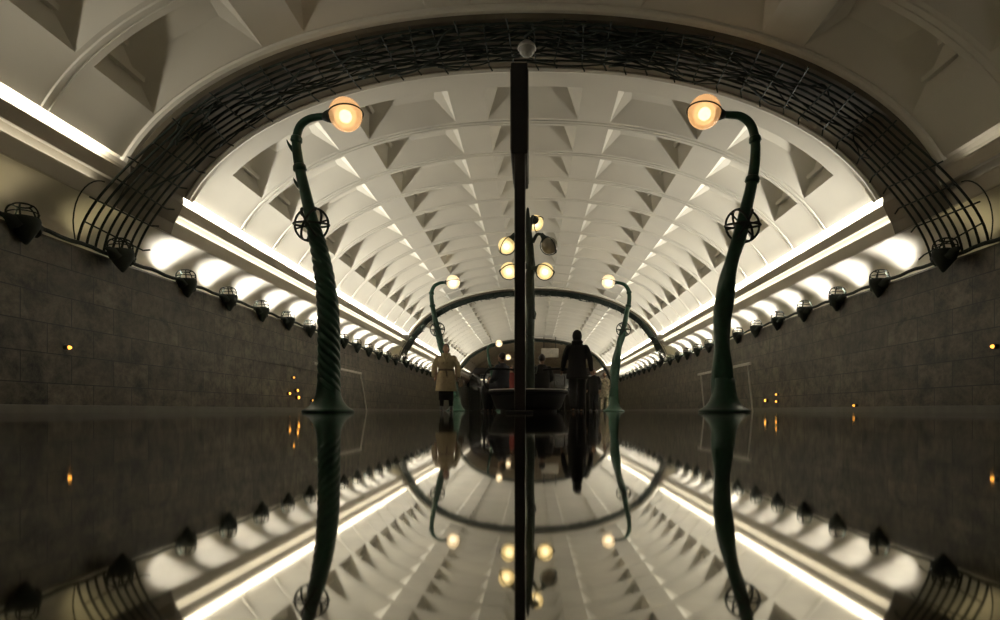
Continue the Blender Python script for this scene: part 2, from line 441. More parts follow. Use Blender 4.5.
for side in ('left','right'):
    for b, ks in ((-1, range(9,12)), (0, range(12)), (1, range(12))):
        for k in ks:
            y = lampY(b, k)
            n = 12-k if b == -1 else k+1
            lab = 'green caged lamp on the %s wall top, %s %s' % (side, ORD[n-1], ('before the near trellis arch' if b==-1 else ('beyond the near trellis arch' if b==0 else 'beyond the second trellis arch')))
            if b == -1: place_lamp(side, y, lab, 4.0 if side=='left' else 1.8, (1,0.84,0.50), True)
            else: place_lamp(side, y, lab, LAMP_W, (1,0.945,0.85))
    for b in range(3):
        place_lamp(side, ARCH0+PER*b, 'green caged lamp on the %s wall top at the foot of the %s trellis arch' % (side, ('near','second','third')[b]), 3.0, (1,0.85,0.45), True)
    sg = -1 if side == 'left' else 1
    bm = bmesh.new()
    pts = []
    y = 2.0
    while y < 58:
        pts.append((sg*5.975, y, WT+0.035+0.012*math.sin(y*8.8))); y += 0.18
    tube(bm, pts, 0.028, 8)
    tag(link('rail', bm, DGREEN, None, True), 'dark green pipe rail running along the %s wall top' % side, 'rail')

# concealed cove strips
def area(name, loc, direction, W, sx, sy, col):
    ld = bpy.data.lights.new(name, 'AREA'); ld.shape = 'RECTANGLE'; ld.size = sx; ld.size_y = sy; ld.energy = W; ld.color = col
    o = bpy.data.objects.new(name, ld); COL.objects.link(o); o.location = loc
    z = -Vector(direction).normalized(); yy = Vector((0,1,0)); xx = yy.cross(z).normalized()
    o.rotation_euler = Matrix((xx,yy,z)).transposed().to_euler(); return o
for sg in (-1,1):
    for b in range(3):
        k = (1,1,0.10)[b]
        y0, y1 = 9.9+PER*b, 27.3+PER*b
        if b == 2: y1 = 55
        area('trough_light', (sg*5.795,(y0+y1)/2,3.35), (-sg*0.35,0,1), TROUGH_W*k*(y1-y0), 0.07, y1-y0, (1,0.95,0.84))
        area('groove_light', (sg*5.93,(y0+y1)/2,3.105), (-sg*0.0,0,1), GROOVE_W*k*(y1-y0), 0.06, y1-y0, (1,0.95,0.84))
    k = 0.36 if sg < 0 else 0.03
    area('trough_light', (sg*5.80,-0.2,3.345), (-sg*0.35,0,1), TROUGH_W*k*16.6, 0.10, 16.6, (1,0.93,0.78))
    area('groove_light', (sg*5.93,-0.2,3.105), (0,0,1), GROOVE_W*k*16.6, 0.06, 16.6, (1,0.93,0.78))

# ------------------------------------------------------------------ trellis arches
def make_trellis():
    t = thing('trellis_arch', 'x', 'trellis')
    rnd = random.Random(3)
    N = 90
    # arc-length sample of the hanging line: inside the vault, then down past the cornice to the wall top
    base = []
    for i in range(N+1):
        x = 5.55*math.sin(-PI/2+PI*i/N)
        p = vp(x, 0, -0.17); base.append((p.x, p.z))
    foot = [(6.01,2.23),(5.95,2.50),(5.83,2.80),(5.66,3.13),(5.46,3.47),(5.22,3.82)]
    line = crom([(-x,0,z) for x,z in foot] + [(x,0,z) for x,z in base if abs(x) < 4.98] + [(x,0,z) for x,z in foot[::-1]], 2)
    L = [0]
    for a, b in zip(line, line[1:]): L.append(L[-1]+(b-a).length)
    T = L[-1]
    def at(s, v, d=0):               # s along, v across 0..1, d towards the floor
        s = max(0, min(T, s)); i = 0
        lo, hi = 0, len(L)-1
        while hi-lo > 1:
            mid = (lo+hi)//2
            if L[mid] <= s: lo = mid
            else: hi = mid
        f = (s-L[lo])/(L[hi]-L[lo]); p = line[lo].lerp(line[hi], f)
        tn = (line[hi]-line[lo]).normalized(); nn = Vector((-tn.z,0,tn.x))
        if nn.z > 0: nn = -nn
        e = min(s, T-s); k = max(0, 1-e/2.6); k = k*k*(3-2*k)
        w = 0.90+0.22*k; y = v*w + 0.06 - 0.58*k
        return Vector((p.x, y, p.z)) + nn*d
    for j in range(8):
        bm = bmesh.new(); tube(bm, [at(T*i/120, j/7, 0) for i in range(121)], 0.017, 6, ref=(0,1,0))
        link('arch_bar', bm, DGREEN, t, True)
    s = 0.28; q = 0
    while s < T-0.2:
        bm = bmesh.new(); a = -0.14 if q%2 else -0.03; b = 1.02 if q%2 else 1.09
        tilt = rnd.uniform(-0.06,0.06)
        tube(bm, [at(s-tilt, a, 0.02), at(s, 0.5, 0.02), at(s+tilt, b, 0.02), at(s+tilt+0.05, b+0.04, 0.09)], 0.012, 5)
        link('cross_bar', bm, DGREEN, t); s += 0.36; q += 1
    # tangled vine stems, thick near the crown
    for k in range(90):
        c = T/2 + rnd.uniform(-1,1)*(5.2 if k < 50 else 2.4)
        ln = rnd.uniform(0.8,2.6); v = rnd.uniform(0.0,1.0); pts = []
        dv = rnd.uniform(-0.5,0.5)
        for i in range(9):
            f = i/8
            pts.append(at(c-ln/2+ln*f, max(-0.02,min(1.06, v+dv*(f-0.5)+0.10*math.sin(7*f+k)+rnd.uniform(-0.05,0.05))), 0.02+0.05*math.sin(5*f+k*1.7)))
        bm = bmesh.new(); tube(bm, crom(pts,3), lambda f: 0.017*(1-0.6*f), 5)
        link('vine', bm, DGREEN, t, True)
    # side hoop curls at the foot
    for sg in (0,1):
        for dd in (0.10,):
            bm = bmesh.new(); pts = []
            for i in range(13):
                f = i/12; s = 0.05+0.85*math.sin(f*PI*0.5) ; ss = s if sg == 0 else T-s
                pts.append(at(ss, -0.02-0.22*math.sin(f*PI*0.93), -0.02))
            tube(bm, pts, 0.009, 5); link('hoop', bm, DGREEN, t)
    return t
tr = make_trellis()
tr.location.y = ARCH0-0.02
tag(tr, 'near dark green metal trellis arch with tangled vines across the vault', 'trellis', 'trellis arches')
for b, nm in ((1,'second dark trellis arch halfway down the hall'),(2,'third trellis arch at the far end of the hall')):
    c = copy_tree(tr); c.location.y = ARCH0-0.02+PER*b; tag(c, nm, 'trellis', 'trellis arches')
# crown lamp hanging at the near arch
t = thing('crown_lamp', 'small glass lamp at the crown of the near trellis arch', 'lamp', (-0.09,8.86,5.37))
bm = bmesh.new(); lathe(bm, [(0,0.10),(0.07,0.10),(0.12,0.05),(0.14,0.0),(0.12,-0.01)],18); link('housing', bm, STEEL, t, True)
bm = bmesh.new(); lathe(bm, [(0.13,0.0),(0.11,-0.06),(0.06,-0.10),(0,-0.11)],18); link('glass_dome', bm, LENSOFF, t, True)
bm = bmesh.new(); tube(bm, [(0,0,0.09),(0,0,0.22)],0.018,8); link('stem', bm, DGREEN, t)

# ------------------------------------------------------------------ lamp posts
def globe_unit(parent, c, r, gm, axis_dir, size=1.0, axis=None):
    go = make_globe(parent, c, r, gm)
    # hoop round the globe
    M = Matrix.Rotation(R(10)*axis_dir, 3, 'Y') @ Matrix.Rotation(R(-6), 3, 'X')
    bm = bmesh.new(); tube(bm, circle((0,0,0), r*1.06, 32, M), r*0.045, 6, closed=True)
    link('globe_ring', bm, DGREEN, go)
    return go
def make_post(kind, sg, pts_px, widths, globe, knob, depth, X0, name, label, thorns=(), gm=GLOBE):
    """pts in metres relative to the base; sg: +1 when the lamp leans to +x"""
    t = thing(name, label, 'street lamp', (X0, depth, 0), 0, 'twisted green lamp posts on the platform')
    P = crom([(x,0,z) for x,z in pts_px], 10); n = len(P)
    W = []
    for i in range(n):
        f = i/(n-1)*(len(widths)-1); a = int(min(f, len(widths)-2)); W.append(widths[a]+(widths[a+1]-widths[a])*(f-a))
    # flared base
    bm = bmesh.new()
    lathe(bm, [(0.0,0.0),(0.36,0.0),(0.37,0.025),(0.33,0.05),(0.27,0.09),(0.215,0.16),(0.18,0.25),(0.160,0.38),(0.15,0.5),(0.0,0.5)], 32)
    link('base', bm, GREEN, t, True)
    # trunk up to the knob: twisted; neck above: plain
    ks = min(range(n), key=lambda i: (P[i]-Vector((knob[0],0,knob[1]))).length)
    start = next(i for i in range(n) if P[i].z > 0.22)
    if kind == 'rope':  pf = lambda a, s: 0.90+0.17*abs(math.sin(3*(a+s*8.0)))**0.8
    else:               pf = lambda a, s: 1+0.13*math.cos(2*a+s*5.0)+0.05*math.cos(3*a-s*8)
    bm = bmesh.new()
    fine = []
    wf = []
    for i in range(start, ks+1):
        if i < ks:
            for q in range(4): fine.append(P[i].lerp(P[i+1], q/4)); wf.append(W[i]+(W[i+1]-W[i])*q/4)
    tube(bm, fine, wf, 48 if kind=='rope' else 28, prof=pf)
    link('trunk', bm, GREEN, t, True)
    bm = bmesh.new(); tube(bm, P[ks-1:], W[ks-1:], 16)
    link('neck', bm, GREEN, t, True)
    # collar sleeves on the neck
    for f in (0.35, 0.62):
        i = int(ks+(n-ks)*f*0.8)
        if i+1 < n:
            bm = bmesh.new(); d = (P[i+1]-P[i]).normalized()
            tube(bm, [P[i]-d*0.05, P[i]-d*0.03, P[i]+d*0.03, P[i]+d*0.05], [W[i]*1.05, W[i]*1.35, W[i]*1.25, W[i]*1.02], 16); link('collar', bm, GREEN, t, True)
    for (tx, tz, s2) in thorns:
        i = min(range(n), key=lambda i: abs(P[i].z-tz)+ (0 if i > ks else 9))
        p = P[i]; bm = bmesh.new()
        tube(bm, crom([p, p+Vector((tx*0.5,0,0.02)), p+Vector((tx*1.0,0,0.10)), p+Vector((tx*1.25,0,0.17))],4), lambda f: 0.045*(1-f)+0.004, 8)
        link('thorn', bm, GREEN, t, True)
    # armillary knot of hoops
    kc = Vector((knob[0],0,knob[1]))
    bm = bmesh.new(); rr = 0.245
    for M in (Matrix.Rotation(R(90),3,'X'), Matrix.Rotation(R(62),3,'Y'), Matrix.Rotation(R(-62),3,'Y'), Matrix.Rotation(R(8),3,'X')):
        tube(bm, circle(kc, rr, 32, M), 0.017, 7, closed=True)
    for a in range(0,360,60):
        c,s = math.cos(R(a+15)), math.sin(R(a+15)); tube(bm, [kc, kc+Vector((c*rr,0,s*rr))], 0.014, 6)
    link('hoop_knot', bm, DGREEN, t, True)
    bm = bmesh.new(); ball(bm, kc, 0.10, 3); link('hub', bm, DGREEN, t, True)
    # socket cup and globe
    e = P[-1]; d = (Vector((globe[0],0,globe[1]))-e).normalized()
    bm = bmesh.new(); tube(bm, [e-d*0.08, e-d*0.01, e+d*0.05, e+d*0.075],[0.04,0.075,0.095,0.09],16); link('socket', bm, DGREEN, t, True)
    globe_unit(t, (globe[0],0,globe[1]), 0.235, gm, -sg)
    return t
D1 = 8.7; u = D1/F
def m_(px, py, bx, d=D1): return ((px-bx)*d/F, (411-py)*d/F+0.03)
Lp = [m_(x,y,328.5) for x,y in [(328.5,412),(329,385),(329,350),(328,310),(324,275),(318,245),(313,226),(307,200),(301,175),(297.5,155),(296.5,140),(300,127),(308,120),(318,117.5),(327,117)]]
Lw = [0.17,0.155,0.15,0.148,0.135,0.115,0.095,0.082,0.074,0.068,0.062,0.057,0.052,0.05,0.05]
post_label_near_l = 'near left green lamp post with rope-twisted trunk and glowing globe'
make_post('rope', 1, Lp, Lw, m_(345.5,115,328.5), m_(311.5,225,328.5), D1, (328.5-533)*u, 'street_lamp', post_label_near_l, thorns=((-0.13,(411-188)*u,1),(-0.12,(411-150)*u,1)))
Rp = [m_(x,y,724) for x,y in [(724,412),(723,385),(721.5,350),(722.5,320),(725.5,291),(731,265),(737,245),(742,226),(747,205),(751.5,185),(755,160),(755,140),(750.5,125),(741,117),(729,115.5),(721,115)]]
Rw = [0.17,0.15,0.125,0.122,0.12,0.11,0.10,0.09,0.088,0.08,0.072,0.066,0.062,0.057,0.052,0.05]
make_post('wave', -1, Rp, Rw, m_(704.5,112.5,724), m_(742.5,226,724), D1, (724-533)*u, 'street_lamp', 'near right green lamp post with wavy trunk and glowing globe', thorns=())
D2 = 20.7
def n_pts(pts, bx): return [m_(x,y,bx,D2) for x,y in pts]
Lf = n_pts([(456,412),(455.5,398),(452,380),(446.5,360),(441,345),(437.5,330),(434,315),(432,303),(431.5,294),(434,287),(440,283.5),(446,283)], 456)
Lfw = [0.17,0.15,0.145,0.14,0.12,0.10,0.085,0.075,0.07,0.062,0.055,0.05]
a = make_post('rope', 1, Lf, Lfw, m_(453,282.5,456,D2), m_(437.5,330,456,D2), D2, (456-533)*D2/F, 'street_lamp', 'left green lamp post rising behind the woman in beige coat', gm=GLOBEFAR)
Rf = n_pts([(614,412),(614,395),(614.5,378),(616,362),(619.5,345),(623.5,330),(626.5,315),(629,303),(629,293),(625.5,286),(620,283.5),(615,283)], 614)
b_ = make_post('wave', -1, Rf, [0.17,0.155,0.15,0.145,0.12,0.10,0.085,0.078,0.07,0.062,0.055,0.05], m_(608.5,282,614,D2), m_(623.5,330,614,D2), D2, (614-533)*D2/F, 'street_lamp', 'right green lamp post beside the crowd, globe over the far arch', gm=GLOBEFAR)
for src, x, y, lab in ((a,-2.15,39.7,'small left lamp post beyond the second arch, behind the seated person'),
                  (a,-1.97,50,'farthest left lamp post, its pale globe just above the seated head'),):
    c = copy_tree(src); c.location = (x,y,0); tag(c, lab, 'street lamp', 'twisted green lamp posts on the platform')

# ------------------------------------------------------------------ central post with four globes
DC = 14.0; uc = DC/F
cp = thing('branched_lamp_post', 'central dark post with pointed tip and a cluster of caged globes', 'street lamp', (-0.07, DC, 0))
def mc(px, py): return ((px-530)*uc, (411-py)*uc+0.03)
cl = [(0,0.45),(0.0,1.5),(0.005,2.5),(0.0,3.1),(0.03,3.35),(0.0,3.6),(-0.02,4.0),(-0.04,4.3),(-0.05,4.6),(-0.05,4.78)]
bm = bmesh.new()
P = crom([(x,0,z) for x,z in cl],8)
tube(bm, P, lambda f: (0.105 if f<0.55 else 0.105-0.08*(f-0.55)/0.45)*(1 if f<0.97 else max(0.1,(1-f)/0.03)), 20, prof=lambda a,s: 1+0.07*math.sin(3*a+s*4))
link('trunk', bm, DGREEN, cp, True)
for k in range(7):
    bm = bmesh.new()
    z = 0.9+0.42*k; a0 = k*1.9
    p = Vector((0,0,z)); d = Vector((math.cos(a0),math.sin(a0),0))
    tube(bm, crom([p+d*0.11, p+d*0.135+Vector((0,0,0.05)), p+d*0.16+Vector((0,0,0.13)), p+d*0.12+Vector((0,0,0.2))],3), lambda f: 0.035*(1-f)+0.006, 6)
    link('bark_knot', bm, DGREEN, cp, True)
def cage_globe(c, tipd, gm, r=0.19):
    c = Vector(c); d = Vector(tipd).normalized()
    make_globe(cp, c, r, gm)
    M = d.to_track_quat('Z','Y').to_matrix()
    bm = bmesh.new()
    for k in range(3):
        a0 = k*2*PI/3+0.5
        pts = []
        for i in range(9):
            th = R(-85)+R(205)*i/8*0.9
            pts.append(c + M @ Vector((math.cos(th)*r*1.12*math.cos(a0), math.cos(th)*r*1.12*math.sin(a0), math.sin(th)*r*1.18)))
        tube(bm, pts, 0.012, 6)
    link('claw', bm, DGREEN, cp, True)
    bm = bmesh.new(); tube(bm, [c-d*(r*1.75), c-d*(r*1.3), c-d*(r*0.95), c-d*(r*0.75)],[0.045,0.06,0.105,0.115],14); link('socket', bm, DGREEN, cp, True)
    return c-d*(r*1.7)
for (px,py,y,tip,gm,sz) in ((506.5,246,-0.15,(-0.55,-0.1,-0.8),GLOBEY,3.95),(509,271,-0.25,(-0.9,-0.3,-0.25),GLOBEY,3.35),(549.5,246,-0.15,(0.55,-0.1,-0.8),GLOBEOFF,3.95),(545,271.5,-0.25,(0.9,-0.3,-0.3),GLOBEY,3.35),(535.5,223.5,0.55,(0.2,1,-0.15),GLOBEY,4.25)):
    x, z = mc(px,py); z = z*(DC+y)/DC; x = (x-0.07)*(DC+y)/DC+0.07
    e = cage_globe((x,y,z), tip, gm)
    bm = bmesh.new(); s0 = Vector((0 if abs(x)<0.2 else math.copysign(0.06,x), 0, sz))
    tube(bm, crom([s0, s0.lerp(e,0.5)+Vector((0,0,0.09)), e],5), lambda f: 0.045-0.012*f, 10); link('arm', bm, DGREEN, cp, True)

# round bench at its foot
bn = thing('round_bench', 'dark round bench wrapped around the central lamp post', 'bench', (-0.11, DC, 0))
bm = bmesh.new(); lathe(bm, [(0.16,0.05),(0.72,0.05),(0.78,0.12),(0.86,0.34),(0.88,0.40),(0.16,0.40)],40); link('drum', bm, BENCH, bn, True)
bm = bmesh.new(); lathe(bm, [(0.16,0.40),(0.90,0.40),(0.945,0.43),(0.945,0.47),(0.91,0.50),(0.16,0.50)],40); link('seat', bm, BENCH, bn, True)
bm = bmesh.new(); tube(bm, circle((0,0,0.502),0.915,48),0.012,6,closed=True); link('steel_rim', bm, STEEL, bn, True)
bm = bmesh.new(); lathe(bm, [(0.16,0.0),(0.66,0.0),(0.66,0.06),(0.16,0.06)],40); link('plinth', bm, BLACK, bn)
for sg in (-1,1):
    bm = bmesh.new(); tube(bm, crom([(sg*0.86,-0.1,0.46),(sg*1.0,-0.1,0.62),(sg*1.02,-0.05,0.82),(sg*0.93,0.05,0.98),(sg*0.72,0.2,1.02),(sg*0.35,0.3,1.0)],6),0.026,8); link('armrest', bm, BENCH, bn, True)

# ------------------------------------------------------------------ edge-on information board in the foreground
DS = 6.2; us = DS/F
st = thing('information_stele', 'tall dark information board on a mast, seen edge on', 'sign', ((519.5-533)*us, DS, 0))
zt = (411-61)*us-0.02; zb = (411-156)*us+0.03
bm = bmesh.new(); bevbox(bm, (-0.052,-0.05,0.03),(0.06,0.30,zb+0.4),0.012); link('mast', bm, mat('black_oxide',(0.018,0.012,0.012),0.4), st)
bm = bmesh.new(); bevbox(bm, (-0.088,-0.06,zb),(0.085,0.95,zt),0.012); link('board', bm, BLACK, st)
bm = bmesh.new(); bevbox(bm, (0.085,-0.02,zb+0.05),(0.092,0.92,zt-0.05),0.003); bevbox(bm, (-0.095,-0.02,zb+0.05),(-0.088,0.92,zt-0.05),0.003); link('face_panel', bm, mat('dark_panel',(0.03,0.03,0.03),0.3), st)
bm = bmesh.new(); bevbox(bm, (-0.14,-0.10,0.0),(0.14,0.40,0.03),0.008); link('base_plate', bm, BLACK, st)

# ------------------------------------------------------------------ barriers along the walls
def barrier(X, ya, yb, sg, label):
    t = thing('barrier', label, 'barrier', (X, (ya+yb)/2, 0))
    h = (yb-ya)/2
    bm = bmesh.new(); bevbox(bm, (-0.03,-h,1.17),(0.03,h,1.235),0.01); link('top_rail', bm, STEEL, t)
    for y in (-h+0.25, h-0.15):
        for sx in (1,):
            bm = bmesh.new(); tube(bm, [(sx*0.03,y,1.18),(sx*0.03+sx*0.16,y+sx*0.12,0.0)],0.024,8); link('leg', bm, STEEL, t)
    return t
barrier(-5.45, 14.9, 19.0, -1, 'pale metal barrier standing at the left wall behind the lamp post')
barrier(5.40, 14.9, 19.6, 1, 'pale metal barrier standing at the right wall behind the lamp post')

# ------------------------------------------------------------------ glowing amber dots added for glints on the marble walls
def amber(x, y, z, label, r=0.025):
    t = thing('glint_dot', label, 'lamp', (x,y,z))
    sg = 1 if x > 0 else -1
    Mx = Matrix.Rotation(-sg*PI/2,4,'Y')
    bm = bmesh.new(); lathe(bm, [(0,-0.04),(r*1.7,-0.04),(r*1.7,0.0),(r*1.3,0.015),(0,0.015)],14,Mx); link('housing', bm, BLACK, t)
    bm = bmesh.new(); lathe(bm, [(r*1.2,0.012),(r,0.03),(r*0.5,0.045),(0,0.05)],14,Mx); link('lens', bm, AMBER, t, True)  # added glowing cap, stands for a reflection in the marble
def wall_at(px, py):
    sg = -1 if px < 533 else 1; y = 5.955*F/abs(px-533); return sg*5.955, y, (411-py)*y/F+0.03
for px, py, lab, r in ((68,348,'lone amber glint high on the dark left wall near the left edge',0.03),(994,347,'amber glint on the right wall at the right edge',0.03),
        (855,406,'amber glint low on the right wall near the floor',0.025),(293,378,'topmost small amber glint left of the near left lamp post',0.03),
        (289,394,'leftmost of the amber glints low beside the near left lamp post',0.04),(297,391,'amber glint in the middle of the low cluster by the near left lamp post',0.045),
        (298,398,'lowest amber glint of the cluster by the near left lamp post',0.05),(312,401,'dim amber glint just left of the near left post base',0.03),
        (777,395,'upper amber glint right of the near right lamp post',0.03),(766,401,'lower left amber glint right of the near right lamp post',0.045),(777,402,'lower right amber glint right of the near right lamp post',0.03)):
    amber(*wall_at(px,py), lab, r*0.72)
hs = thing('hanging_sign', 'pale box sign hanging under the third arch right of the central post', 'sign', (1.28,45.6,0))
bm = bmesh.new(); bevbox(bm,(-0.66,-0.1,4.05),(0.66,0.1,4.75),0.03); link('sign_box', bm, mat('pale_box',(0.45,0.42,0.36),0.6), hs)
for x in (-0.45,0.45):
    bm = bmesh.new(); tube(bm,[(x,0,4.7),(x,0,5.62)],0.03,6); link('hanger', bm, BLACK, hs)
# ------------------------------------------------------------------ people
def loft(bm, secs, seg=20, cap=True):
    """secs: (centre, rx, ry) horizontal ellipses from bottom to top"""
    rings = []
    for c, rx, ry in secs:
        rings.append([bm.verts.new((c[0]+rx*math.cos(2*PI*k/seg), c[1]+ry*math.sin(2*PI*k/seg), c[2])) for k in range(seg)])
    for A, B in zip(rings, rings[1:]):
        for k in range(seg): bm.faces.new((A[k],A[(k+1)%seg],B[(k+1)%seg],B[k]))
    if cap: bm.faces.new(rings[0][::-1]); bm.faces.new(rings[-1])
def remeshed(name, bm, m, parent, vox, smooth_it=3):
    o = link(name, bm, m, None, True, weld=False)
    md = o.modifiers.new('r','REMESH'); md.mode = 'VOXEL'; md.voxel_size = vox; md.use_smooth_shade = True
    m2 = o.modifiers.new('s','SMOOTH'); m2.iterations = smooth_it; m2.factor = 0.5
    dg = bpy.context.evaluated_depsgraph_get(); me = bpy.data.meshes.new_from_object(o.evaluated_get(dg))
    o.modifiers.clear(); o.data = me
    if not me.materials: me.materials.append(m)
    for p in me.polygons: p.use_smooth = True
    o.parent = parent; return o
def limb(bm, pts, rs, n=5, seg=12):
    P = crom(pts, n); k = len(rs)-1; R_ = []
    for i in range(len(P)):
        f = i/(len(P)-1)*k; a = min(int(f),k-1); R_.append(rs[a]+(rs[a+1]-rs[a])*(f-a))
    tube(bm, P, R_, seg); ball(bm, P[0], R_[0], 2); ball(bm, P[-1], R_[-1], 2)
def person(loc, rz, H, label, pose, coat, legs, hair='short', coat_len=0.48, skirt=None, belt=None, bagside=None, group=None, hood=False):
    s = H/1.75
    t = thing('person', label, 'person', loc, rz, group)
    V = lambda x,y,z: Vector((x*s,y*s,z*s))
    sit = pose == 'sit'
    hz = 0.93 if not sit else 0.52
    if sit: hz = 0.61/s
    def T(z): return hz + (z-0.93)        # torso height shift
    # joints, facing -Y
    hipL, hipR = V(-0.09,0,hz), V(0.09,0,hz)
    if sit:
        kneeL, kneeR = V(-0.12,-0.44,hz-0.02), V(0.12,-0.44,hz-0.02); ankL, ankR = V(-0.12,-0.47,0.09), V(0.13,-0.40,0.09)
    elif pose == 'walk':
        kneeL, kneeR = V(-0.10,-0.10,0.49), V(0.10,0.03,0.49); ankL, ankR = V(-0.10,-0.14,0.085), V(0.10,0.22,0.10)
    else:
        kneeL, kneeR = V(-0.10,-0.01,0.49), V(0.11,-0.02,0.49); ankL, ankR = V(-0.12,0.02,0.085), V(0.13,0.0,0.085)
    shL, shR = V(-0.18,0.0,T(1.42)), V(0.18,0.0,T(1.42))
    if sit:
        elL, elR = V(-0.24,-0.06,T(1.14)), V(0.24,-0.06,T(1.14)); wrL, wrR = V(-0.12,-0.28,T(1.04)), V(0.12,-0.28,T(1.04))
    elif pose == 'walk':
        elL, elR = V(-0.27,0.05,T(1.15)), V(0.27,-0.02,T(1.15)); wrL, wrR = V(-0.31,-0.07,T(0.92)), V(0.31,-0.14,T(0.93))
    else:
        elL, elR = V(-0.26,0.04,T(1.15)), V(0.26,0.04,T(1.15)); wrL, wrR = V(-0.27,-0.04,T(0.91)), V(0.27,-0.04,T(0.91))
    bm = bmesh.new()
    loft(bm, [(V(0,0,T(0.86)),0.13*s,0.10*s),(V(0,0,T(0.95)),0.165*s,0.115*s),(V(0,0,T(1.10)),0.135*s,0.10*s),(V(0,0,T(1.28)),0.165*s,0.115*s),(V(0,0,T(1.38)),0.16*s,0.09*s),(V(0,0,T(1.44)),0.09*s,0.065*s),(V(0,0,T(1.49)),0.055*s,0.055*s)])
    limb(bm, [V(0,0,T(1.42)), V(0,-0.01,T(1.50)), V(0,-0.015,T(1.58))], [0.065*s,0.052*s,0.05*s])
    hc = V(0,-0.02,T(1.635)); ball(bm, hc, 1, 3, (0.074*s,0.092*s,0.112*s)); ball(bm, hc+V(0,-0.02,-0.06), 1, 2, (0.055*s,0.065*s,0.055*s))
    ball(bm, hc+V(0,-0.098,-0.012), 1, 2, (0.013*s,0.02*s,0.024*s))                       # nose
    for x in (-1,1):
        ball(bm, hc+V(x*0.075,0.005,-0.005), 1, 2, (0.012*s,0.02*s,0.03*s))                # ears
        ball(bm, hc+V(x*0.03,-0.082,0.02), 1, 2, (0.02*s,0.012*s,0.01*s))                # brow
    ball(bm, hc+V(0,-0.085,-0.055), 1, 2, (0.024*s,0.012*s,0.009*s))                      # lips
    for h, k, a in ((hipL,kneeL,ankL),(hipR,kneeR,ankR)):
        limb(bm, [h,(h+k)/2,k,(k+a)/2+V(0,0.01,0.03),a], [0.092*s,0.08*s,0.058*s,0.056*s,0.04*s])
        limb(bm, [a+V(0,0.03,-0.045), a+V(0,-0.06,-0.05), a+V(0,-0.15,-0.06)], [0.030*s,0.022*s,0.018*s])
    for sh, el, wr, sx in ((shL,elL,wrL,-1),(shR,elR,wrR,1)):
        limb(bm, [sh,(sh+el)/2,el,(el+wr)/2,wr], [0.042*s,0.046*s,0.042*s,0.038*s,0.028*s])
        d = (wr-el).normalized(); side = V(0,-1,0).normalized()
        side = (side-d*side.dot(d)).normalized(); palm = d.cross(side)
        c = wr+d*0.05*s
        limb(bm, [wr, c, wr+d*0.095*s], [0.024*s,0.030*s,0.028*s])
        for i, ln in enumerate((0.072,0.082,0.078,0.06)):
            b0 = wr+d*0.085*s + side*(0.030-0.02*i)*s
            limb(bm, [b0, b0+d*ln*0.5*s+palm*0.005*s, b0+d*ln*0.85*s-palm*sx*0.018*s], [0.0095*s,0.009*s,0.007*s], 3, 8)
        b0 = wr+d*0.03*s+side*0.026*s
        limb(bm, [b0, b0+d*0.03*s+side*0.022*s, b0+d*0.065*s+side*0.028*s], [0.012*s,0.011*s,0.009*s], 3, 8)
    remeshed('body', bm, SKIN, t, 0.0085)
    # eyes
    # clothing: jacket or coat with sleeves
    bm = bmesh.new(); zb = T(0.93)-coat_len+0.1 if not sit else T(0.90)
    fl = 0.0 if sit else (0.04 if coat_len > 0.3 else 0.0)
    loft(bm, [(V(0,0,zb),(0.20+fl)*s,(0.15+fl)*s),(V(0,0,T(0.93)),0.205*s,0.155*s),(V(0,0,T(1.08)),(0.165 if belt else 0.19)*s,(0.125 if belt else 0.15)*s),(V(0,0,T(1.28)),0.20*s,0.145*s),(V(0,0,T(1.38)),0.195*s,0.125*s),(V(0,0,T(1.44)),0.145*s,0.10*s),(V(0,0,T(1.50)),0.085*s,0.08*s)], 28)
    for sh, el, wr in ((shL,elL,wrL),(shR,elR,wrR)):
        limb(bm, [sh+V(0,0,-0.03),(sh+el)/2,el,(el+wr)/2,wr], [0.072*s,0.072*s,0.064*s,0.058*s,0.05*s])
    if sit:
        for h, k in ((hipL,kneeL),(hipR,kneeR)): limb(bm, [h, h.lerp(k,0.5)], [0.12*s,0.11*s])
    if hood:
        ball(bm, hc+V(0,0.03,0.0), 1, 3, (0.105*s,0.115*s,0.145*s)); ball(bm, V(0,0.05,T(1.50)), 1, 3, (0.13*s,0.10*s,0.06*s))
    if belt:
        for v in bm.verts: v.co.x *= 1.16 if v.co.z < 1.22 else (1.05 if v.co.z > 1.36 else 1.10)
    remeshed('coat' if coat_len > 0.3 else 'jacket', bm, coat, t, 0.012)
    # trousers or skirt, shoes
    bm = bmesh.new()
    if skirt:
        loft(bm, [(V(0,0,0.30),0.19*s,0.14*s),(V(0,0,0.55),0.19*s,0.15*s),(V(0,0,0.95),0.17*s,0.13*s)],28); link('skirt', bm, legs, t, True)
        bm = bmesh.new()
        for h, k, a in ((hipL,kneeL,ankL),(hipR,kneeR,ankR)):
            limb(bm, [(h+k)/2,k,(k+a)/2+V(0,0.01,0.03),a], [0.085*s,0.064*s,0.060*s,0.046*s])
        link('tights', bm, legs, t, True, weld=False)
    else:
        for h, k, a in ((hipL,kneeL,ankL),(hipR,kneeR,ankR)):
            limb(bm, [h,(h+k)/2,k,(k+a)/2,a+V(0,0,0.01)], [0.115*s,0.10*s,0.09*s,0.085*s,0.072*s])
        loft(bm, [(V(0,0,hz-0.08),0.14*s,0.11*s),(V(0,0,hz+0.1),0.165*s,0.125*s)])
        remeshed('trousers', bm, legs, t, 0.012)
